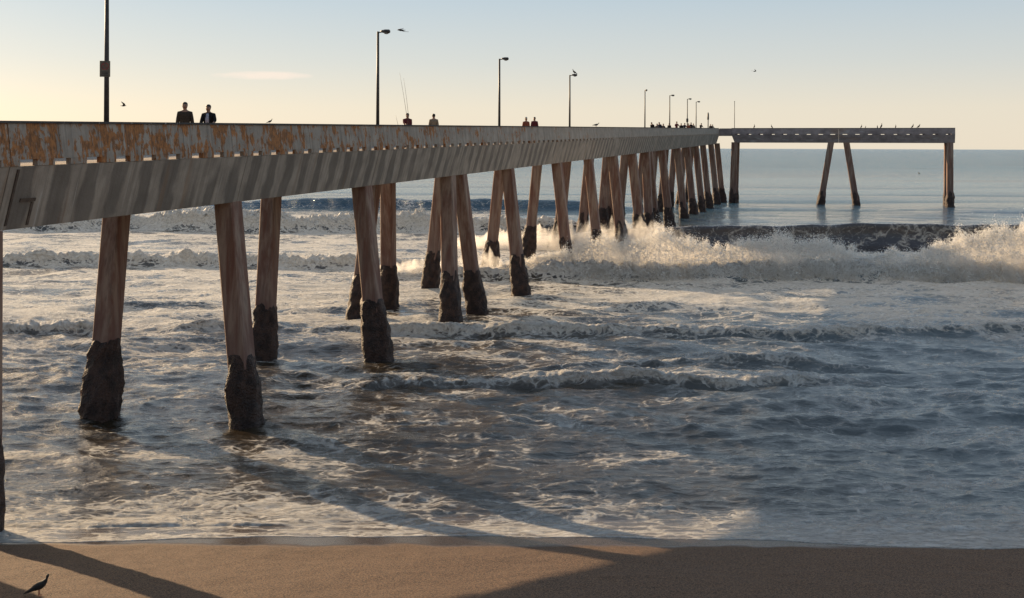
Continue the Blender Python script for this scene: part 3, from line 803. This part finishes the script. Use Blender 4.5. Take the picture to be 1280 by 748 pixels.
    c = (fw(1.565, 0, -.082) + hd * .05) * k
    b = MB(); b.loft([(c + Vector((-.024, 0, 0)), (0, .004, 0), (0, 0, .003)), (c + Vector((0, -.008, 0)), (0, .008, 0), (0, 0, .007)), (c + Vector((.024, 0, 0)), (0, .004, 0), (0, 0, .003))])
    b.build('mouth', M_maroon, root, True)
    if shirt:
        b = MB(); f0 = fw(1.44, 0, -.10) * k; f1 = fw(1.25, 0, -.152) * k; f2 = fw(.98, 0, -.150) * k
        b.loft([(f0, (.045, 0, 0), (0, .03, 0)), (f1, (.075, 0, 0), (0, .022, 0)), (f2, (.07, 0, 0), (0, .022, 0))])
        b.build('shirt', shirt, root, True)
        b = MB()
        for sx in (-1, 1):
            b.loft([(f0 + Vector((sx * .055, .005, .03)), (.02, 0, 0), (0, .02, 0)), (f1 + Vector((sx * .09, -.012, 0)), (.026, 0, 0), (0, .018, 0)), (f2 + Vector((sx * .09, -.01, 0)), (.022, 0, 0), (0, .016, 0))])
        b.build('jacket_edge', top, root, True)
    return root
FACE = math.pi / 2 - PA - math.pi / 2      # local -y towards the near side is rz = PI/2-PA-... (set per person)
def put(px, t, top, lab, face=0.0, dz=0.0, **kw):
    s = s_at(px, t); loc = on_pier(s, t, dz)
    # rz: local -y should point along -dT (near side)
    rz = math.atan2(-dT.y, -dT.x) + math.pi / 2 + face
    o = person(loc, rz, top, **kw)
    tag(o, lab, 'person', kw.get('g') or 'people on the pier'); return o
put(231, .75, M_brown, 'man in a dark brown sweater with cropped hair, near the signed lamp post', face=R(-62), arms='down', height=1.80, headpitch=.1)
put(260.5, .75, M_black, 'man in an open black jacket over a pale shirt with his head bowed', face=R(-75), arms='one', height=1.75, headpitch=.35, shirt=M_shirt)
ang = put(509, 1.0, M_maroon, 'angler in a dark top standing under two upright fishing rods', face=R(-60), arms='rod', height=1.72, lean=.08)
put(542, 1.0, M_tan, 'lone person in a tan jacket right of the angler with the rods', face=R(110), arms='down', height=1.74)
put(657.5, 1.0, M_rust, 'person in a rusty red jacket and pale cap, left one of the close couple', face=R(-60), arms='down', height=1.74, cap=M_cap_w)
put(668, .8, M_maroon, 'bare-headed person in a dark open jacket over maroon, right one of the close couple', face=R(-88), arms='down', height=1.78)
# crowd toward the far end
crowd = [(816.5, .7, M_black, .55, 'person in black leaning far over the rail, first of the crowd at the left', 1.80),
         (821, .9, M_grey, .1, 'short figure in grey between the two leaning people of the far crowd', 1.55),
         (825.5, .7, M_navy, .50, 'person in navy leaning forward, second of the two who lean in the far crowd', 1.82),
         (828.5, .9, M_grey, .2, 'small figure in grey close behind the second leaning person', 1.58),
         (836.5, .8, M_black, .0, 'small dark figure at the foot of the second pale lamp post', 1.66),
         (845.5, .8, M_maroon, .1, 'person in a maroon jacket standing alone between two pale lamp posts', 1.92),
         (851.5, .8, M_black, .1, 'dark figure just left of the lamp post with the box', 1.70),
         (855.3, .8, M_navy, .15, 'person in navy close against the left of the boxed lamp post', 1.76),
         (860.5, .8, M_rust, .1, 'person in rusty red right at the foot of the boxed lamp post', 1.72),
         (863.3, .8, M_black, .1, 'tall person in black in the tight knot between the last two pale lamp posts', 1.88),
         (866.8, .8, M_grey, .2, 'person in grey at the foot of the last pale lamp post', 1.74),
         (875.5, .8, M_black, .25, 'broad dark figure standing between the last lamp post and the stout post', 1.85),
         (888.2, .8, M_brown, .1, 'person in brown just right of the stout post', 1.76),
         (890.3, .9, M_grey, .1, 'last person of the crowd, in grey, nearest the corner of the pier', 1.70)]
def put2(px, t, top, lab, **kw):
    s = s_at(px, t); rz = math.atan2(-dT.y, -dT.x) + math.pi / 2 + kw.pop('face')
    o = person(on_pier(s, t), rz, top, **kw); tag(o, lab, 'person', 'crowd at the far end of the pier')
for i, (px, t, m, ln, lab, hh) in enumerate(crowd):
    put2(px, t, m, lab, face=R((i * 47) % 90 - 110), arms='rail' if i % 2 else 'down', height=hh * 1.02, lean=ln, fingers=False, hair=M_hair if i % 3 else M_hair_grey)

# fishing rods propped on the rail beside the angler
def rod(px, t, ln, tilt, lab, both=0.0):
    s = s_at(px, t); loc = on_pier(s, t, .12); root = empty('fishing_rod', loc)
    d = (Matrix.Rotation(tilt, 3, 'Y') @ Vector((0, .06, 1))).normalized()
    pts = [d * (ln * i / 6) + Vector((-.012 * i * i * .35 * (1 if tilt < 0 else -1), 0, 0)) for i in range(7)]
    b = MB(); b.tube(pts, [.014 - .0016 * i for i in range(7)], 6); b.build('blank', M_rod, root, True)
    b = MB(); b.tube([pts[0], d * .5], .02, 8); b.build('grip', M_black, root, True)
    c = d * .62; b = MB(); b.loft([(c + Vector((-.05, -.04, 0)), (0, .035, 0), (0, 0, .035)), (c + Vector((0, -.04, 0)), (0, .045, 0), (0, 0, .045)), (c + Vector((.05, -.04, 0)), (0, .035, 0), (0, 0, .035))])
    b.build('reel', M_pole, root, True)
    tag(root, lab, 'fishing rod', 'fishing rods propped at the rail'); return root
rod(513, .46, 3.55, R(-6.5), 'long fishing rod leaning left, the taller of the two above the angler')
rod(513.6, .50, 3.30, R(-4.0), 'slightly shorter fishing rod, the steeper of the two above the angler')
rod(501.5, .46, 1.45, R(-5), 'short rod tip poking over the rail left of the angler')

# ------------------------------------------------------------------ birds
def bird_perched(loc, rz, sc=1.0, mat=M_bird, tilt=.6, neck=.0, name='perched_bird', legs=.06):
    root = empty(name, loc, rz); root.scale = (sc,) * 3
    a = tilt; c, s_ = math.cos(a), math.sin(a)
    def P(u_, v_): return Vector((u_ * c - v_ * s_, 0, legs + .08 + u_ * s_ + v_ * c))
    def rg(u_, v_, ry, rz_): return (P(u_, v_), (0, ry, 0), (-s_ * rz_, 0, c * rz_))
    b = MB()
    b.loft([rg(-.26, -.01, .012, .008), rg(-.17, 0, .03, .022), rg(-.08, .0, .06, .055), rg(.02, .0, .072, .07), rg(.10, .01, .055, .055), rg(.155, .04, .034, .036),
            rg(.185, .085 + neck, .030, .034), rg(.215, .105 + neck, .026, .028), rg(.235, .11 + neck, .012, .013)])
    b.build('body', mat, root, True)
    b = MB()
    b.loft([(P(.225, .11 + neck), (0, .012, 0), (0, 0, .011)), (P(.29, .095 + neck), (0, .003, 0), (0, 0, .003))]); b.build('beak', M_beak, root, True)
    for sy in (-1, 1):
        b = MB(); b.loft([(P(.08, .02) + Vector((0, sy * .055, 0)), (0, .012, 0), (0, 0, .03)), (P(-.03, .01) + Vector((0, sy * .066, 0)), (0, .014, 0), (0, 0, .05)), (P(-.16, .0) + Vector((0, sy * .04, 0)), (0, .010, 0), (0, 0, .03)), (P(-.30, -.01) + Vector((0, sy * .01, 0)), (0, .004, 0), (0, 0, .006))])
        b.build('wing', mat, root, True)
        b = MB(); b.tube([(.0, sy * .03, legs + .05), (.0, sy * .03, .006)], .0065, 6); b.tube([(0, sy * .03, .006), (.045, sy * .03, .004)], .005, 5); b.tube([(0, sy * .03, .006), (.04, sy * .03 + .018, .004)], .004, 5)
        b.build('leg', M_birdleg, root)
    return root
def bird_flying(loc, rz, sc, up, sweep, roll=0.0, mat=M_bird):
    root = empty('flying_bird', loc, rz); root.scale = (sc,) * 3; root.rotation_euler = (roll, 0, rz)
    b = MB()
    def rg(x, z, ry, rz_): return ((x, 0, z), (0, ry, 0), (0, 0, rz_))
    b.loft([rg(-.24, .0, .035, .006), rg(-.14, 0, .025, .02), rg(-.04, 0, .05, .05), rg(.06, 0, .05, .05), rg(.13, .01, .03, .03), rg(.18, .015, .028, .027), rg(.21, .015, .01, .01)])
    b.build('body', mat, root, True)
    b = MB(); b.tube([(.20, 0, .014), (.255, 0, .008)], [.009, .003], 6); b.build('beak', M_beak, root)
    for sy, u_ in ((-1, up[0]), (1, up[1])):
        b = MB(); 
        pts = [(.03, .04, .02, .085), (.06, .20, .02 + .16 * math.sin(u_), .085), (.02 - sweep * .4, .36 * math.cos(u_) + .04, .30 * math.sin(u_), .065), (-.06 - sweep, .60 * math.cos(u_) + .04, .46 * math.sin(u_), .012)]
        b.loft([((x, sy * y, z), (ch, 0, 0), (0, 0, .008)) for x, y, z, ch in pts]); b.build('wing', mat, root, True)
    return root
def ray(px, py, dist):   # position the photograph shows at pixel, at a chosen distance along Y
    hz = 184.7 + (px - 640) * .0037
    return Vector(((px - 640) * dist / F, dist, H + (hz - py) * dist / F))
o = bird_flying(ray(501, 38, 46), R(172), .74, (-.55, .55), .22, R(-20)); tag(o, 'dark bird gliding right beside the second lamp head', 'bird', 'birds in flight')
o = bird_flying(ray(154, 132.5, 75), R(20), .85, (1.0, .5), .1, R(15)); tag(o, 'small bird flying low right of the signed lamp post', 'bird', 'birds in flight')
o = bird_flying(ray(943, 89.5, 150), R(10), 1.0, (.6, .3), .2); tag(o, 'tiny distant bird high over the end of the pier', 'bird', 'birds in flight')
# on the lamp head
l3 = lamp_objs[3]; hx = Vector((math.cos(-PA), math.sin(-PA), 0))
o = bird_perched(l3.location + hx * .45 + Vector((0, 0, 6.1 + .10)), R(165), 1.25, M_bird, .55); tag(o, 'dark bird perched on the lamp head of the fourth lamp post', 'bird', 'perched birds')
def on_cope(px, t=.22): return on_pier(s_at(px, t), t, 1.12)
o = bird_perched(on_cope(337), R(15), .50, M_birdg, .35); tag(o, 'small bird on the parapet between the strolling men and the second lamp post', 'bird', 'perched birds')
o = bird_perched(on_cope(745), R(15), 1.2, M_birdg, .1); tag(o, 'hunched bird alone on the parapet right of the bird-topped lamp post', 'bird', 'perched birds')
tb = [(942.7, 1.35, 1.1, 0, 'first bird on the end leg, upright just right of the tall thin mast'), (964.7, 1.25, .9, 180, 'second bird on the end leg, alone left of the slanted pile pair'),
      (1076.5, 1.2, .9, 10, 'bird leaning right, just past the slanted pile pair'), (1081.8, .8, 1.0, 0, 'very small bird beside the leaning one past the slanted piles'),
      (1096.6, .95, 1.2, 90, 'thin small bird at the left foot of the tallest bird'), (1101.4, 1.65, .9, 15, 'tallest bird in the middle of the end leg, body slanting up'),
      (1119.5, 1.15, 1.2, 0, 'slim upright bird alone between the tallest bird and the far pair'), (1140.5, 1.45, .75, 10, 'left bird of the large pair near the outer end'),
      (1148.3, 1.5, .5, 20, 'right bird of the large pair near the outer end, head high')]
for px, sc, tl, rz, lab in tb:
    o = bird_perched(on_leg(leg_at(px, .22), .22, 1.12), R(rz), sc * 1.15, M_bird, tl); tag(o, lab, 'bird', 'birds on the rail of the end leg')
# bird afloat far right
o = bird_perched(Vector((px2x(1149, 430), 430, .0)), R(90), 3.0, M_bird, .1, legs=-.06, name='floating_bird'); tag(o, 'tiny dark bird afloat on the open sea right of the pier', 'bird')
# gull on the sand
def sand_at(px, py):
    d = 22.0
    for _ in range(30):
        z = float(sand_height(np.array(0.0), np.array(d))); hz = 184.7 + (px - 640) * .0037; d = (H - z) * F / (py - hz)
    return Vector(((px - 640) * d / F, d, z))
gl = sand_at(51, 745)
o = bird_perched(gl, R(8), 1.0, M_bird, .42, name='pigeon', legs=.10); tag(o, 'dark pigeon walking on the sand by the long pile shadow', 'bird')

# ------------------------------------------------------------------ spray
def spray_mat(name, dens, zfall, scale, thr):
    g = N(name); p = g.pos(); sep = g.n('ShaderNodeSeparateXYZ', {}, Vector=p)
    n1 = g.noise(g.vec(p, (1, 1, .62)), scale, 8, .72, .35)
    d = g.math('SUBTRACT', n1, g.math('ADD', thr, g.math('MULTIPLY', sep.outputs[2], zfall)))
    d = g.math('MULTIPLY', g.math('MAXIMUM', d, 0.0), dens)
    v = g.n('ShaderNodeVolumePrincipled', {}, Color=c4(1, .97, .93), Anisotropy=.5); g.t.links.new(d, v.inputs['Density'])
    g.t.links.new(v.outputs[0], g.out.inputs['Volume']); return g.m
def plume(y0, keys, mat, label, seed, step=.12, depth=1.0, yoff=0.0, base=-.1):
    kx = [px2x(k[0], y0) for k in keys]; kh = [k[1] for k in keys]
    x = np.arange(kx[0], kx[-1], step); h = np.interp(x, kx, kh)
    h = h * (1 + .22 * gn(x * .5, seed, seed) + .22 * gn(x * 1.3, seed, seed + 1) + .18 * gn(x * 3.1, seed, seed + 2) + .14 * gn(x * 7, seed, seed + 6)); h = np.maximum(h, .12)
    yc = y0 + yoff + .5 * gn(x * .15, seed, seed + 3)
    m = 18; vs = []; fs = []
    for i in range(len(x)):
        for k in range(m):
            a = 2 * math.pi * k / m; cy_, sz_ = math.cos(a), math.sin(a)
            hh = h[i] if sz_ > 0 else .25
            jit = 1 + .16 * float(gn(x[i] * 1.7 + k * 5.1, a * 1.2 + seed, seed + 4))
            vs.append((x[i], yc[i] + cy_ * (depth * (.6 + .3 * h[i])) * (1 - .35 * max(sz_, 0)) * jit, base + .2 + hh * sz_ * jit))
    for i in range(len(x) - 1):
        for k in range(m): fs.append((i*m+k, i*m+(k+1)%m, (i+1)*m+(k+1)%m, (i+1)*m+k))
    fs += [tuple(range(m)), tuple(range((len(x)-1)*m, len(x)*m))[::-1]]
    o = mesh_obj('sea_spray', vs, fs, mat, None, True); tag(o, label, 'spray', kind='stuff')
    return x, h, yc
def droplets(x, h, yc, n, label, size=(.012, .034), depth=1.0, base=.1):
    """drops and torn clumps of white water thrown off the crest, thickest at its edge"""
    i = rng.integers(0, len(x), n); i = i[rng.random(n) < np.clip((h[i] / h.max()) ** .7, .15, 1)]; n = len(i)
    a = np.pi * rng.beta(2.0, 2.0, n); a = np.where(rng.random(n) < .45, np.pi * (1.0 + .0 * a) - np.abs(rng.normal(0, .9, n)), a)
    rf = 1.0 + np.abs(rng.normal(0, .13, n)) - .10; rf *= 1 + .16 * gn(x[i] * 4.5, a * 3, 7)
    px_ = x[i] + rng.normal(0, .12, n)
    front = np.where(rng.random(n) < .8, -1, 1)
    pz = base + h[i] * np.abs(np.sin(a)) * rf
    py_ = yc[i] + front * np.abs(np.cos(a)) * depth * (.6 + .3 * h[i]) * rf * (1 - .35 * np.abs(np.sin(a))) + rng.normal(0, .1, n)
    s = rng.uniform(size[0], size[1], n) * np.clip(1.25 - .75 * (rf - .9) * 4, .35, 1)
    d = rng.normal(0, 1, (n, 4, 3)); d /= np.linalg.norm(d, axis=2, keepdims=True)
    vs = (np.stack([px_, py_, pz], 1)[:, None, :] + d * s[:, None, None]).reshape(-1, 3)
    b4 = np.arange(n)[:, None] * 4
    q = np.concatenate([b4 + [0, 1, 2], b4 + [0, 2, 3], b4 + [0, 3, 1], b4 + [1, 3, 2]], 0)
    o = mesh_obj('spray_droplets', vs.tolist(), q.tolist(), M_drop, None); tag(o, label, 'spray', kind='stuff')
g = N('droplet_white'); p1 = g.n('ShaderNodeBsdfDiffuse', {}, Color=c4(.95, .94, .92)); p2 = g.n('ShaderNodeBsdfTranslucent', {}, Color=c4(.97, .95, .91))
mm = g.n('ShaderNodeMixShader', {}, Fac=.5); g.t.links.new(p1.outputs[0], mm.inputs[1]); g.t.links.new(p2.outputs[0], mm.inputs[2]); M_drop = g.done(mm.outputs[0])
VS = spray_mat('spray_volume', 36.0, .030, 2.6, .40)
VM = spray_mat('mist_volume', 9.0, .05, 1.1, .38)
x, h, yc = plume(79.5, [(600, .5), (650, 1.2), (690, 1.7), (730, 2.3), (780, 2.5), (825, 3.4), (860, 2.8), (910, 2.1), (950, 3.1), (990, 3.2), (1040, 2.3), (1090, 1.8), (1130, 1.7), (1180, 2.7), (1230, 3.5), (1290, 3.5), (1350, 2.4), (1450, 1.6)], VS, 'white curtain of spray thrown up by the breaking wave', 3, yoff=-.15, depth=1.1)
droplets(x, h, yc, 150000, 'flying drops above the breaking wave', size=(.02, .08), depth=1.1)
x, h, yc = plume(105.5, [(560, .8), (640, 1.6), (740, 2.8), (800, 2.6), (850, 1.6), (880, .4)], VM, 'thin golden mist around the far piles', 5, yoff=-1.0, depth=1.6)
x, h, yc = plume(79.0, [(440, .05), (500, 1.3), (600, 1.7), (700, 1.2), (720, .3)], VM, 'low mist over the foam between the middle piles', 8, yoff=.8, depth=1.3)
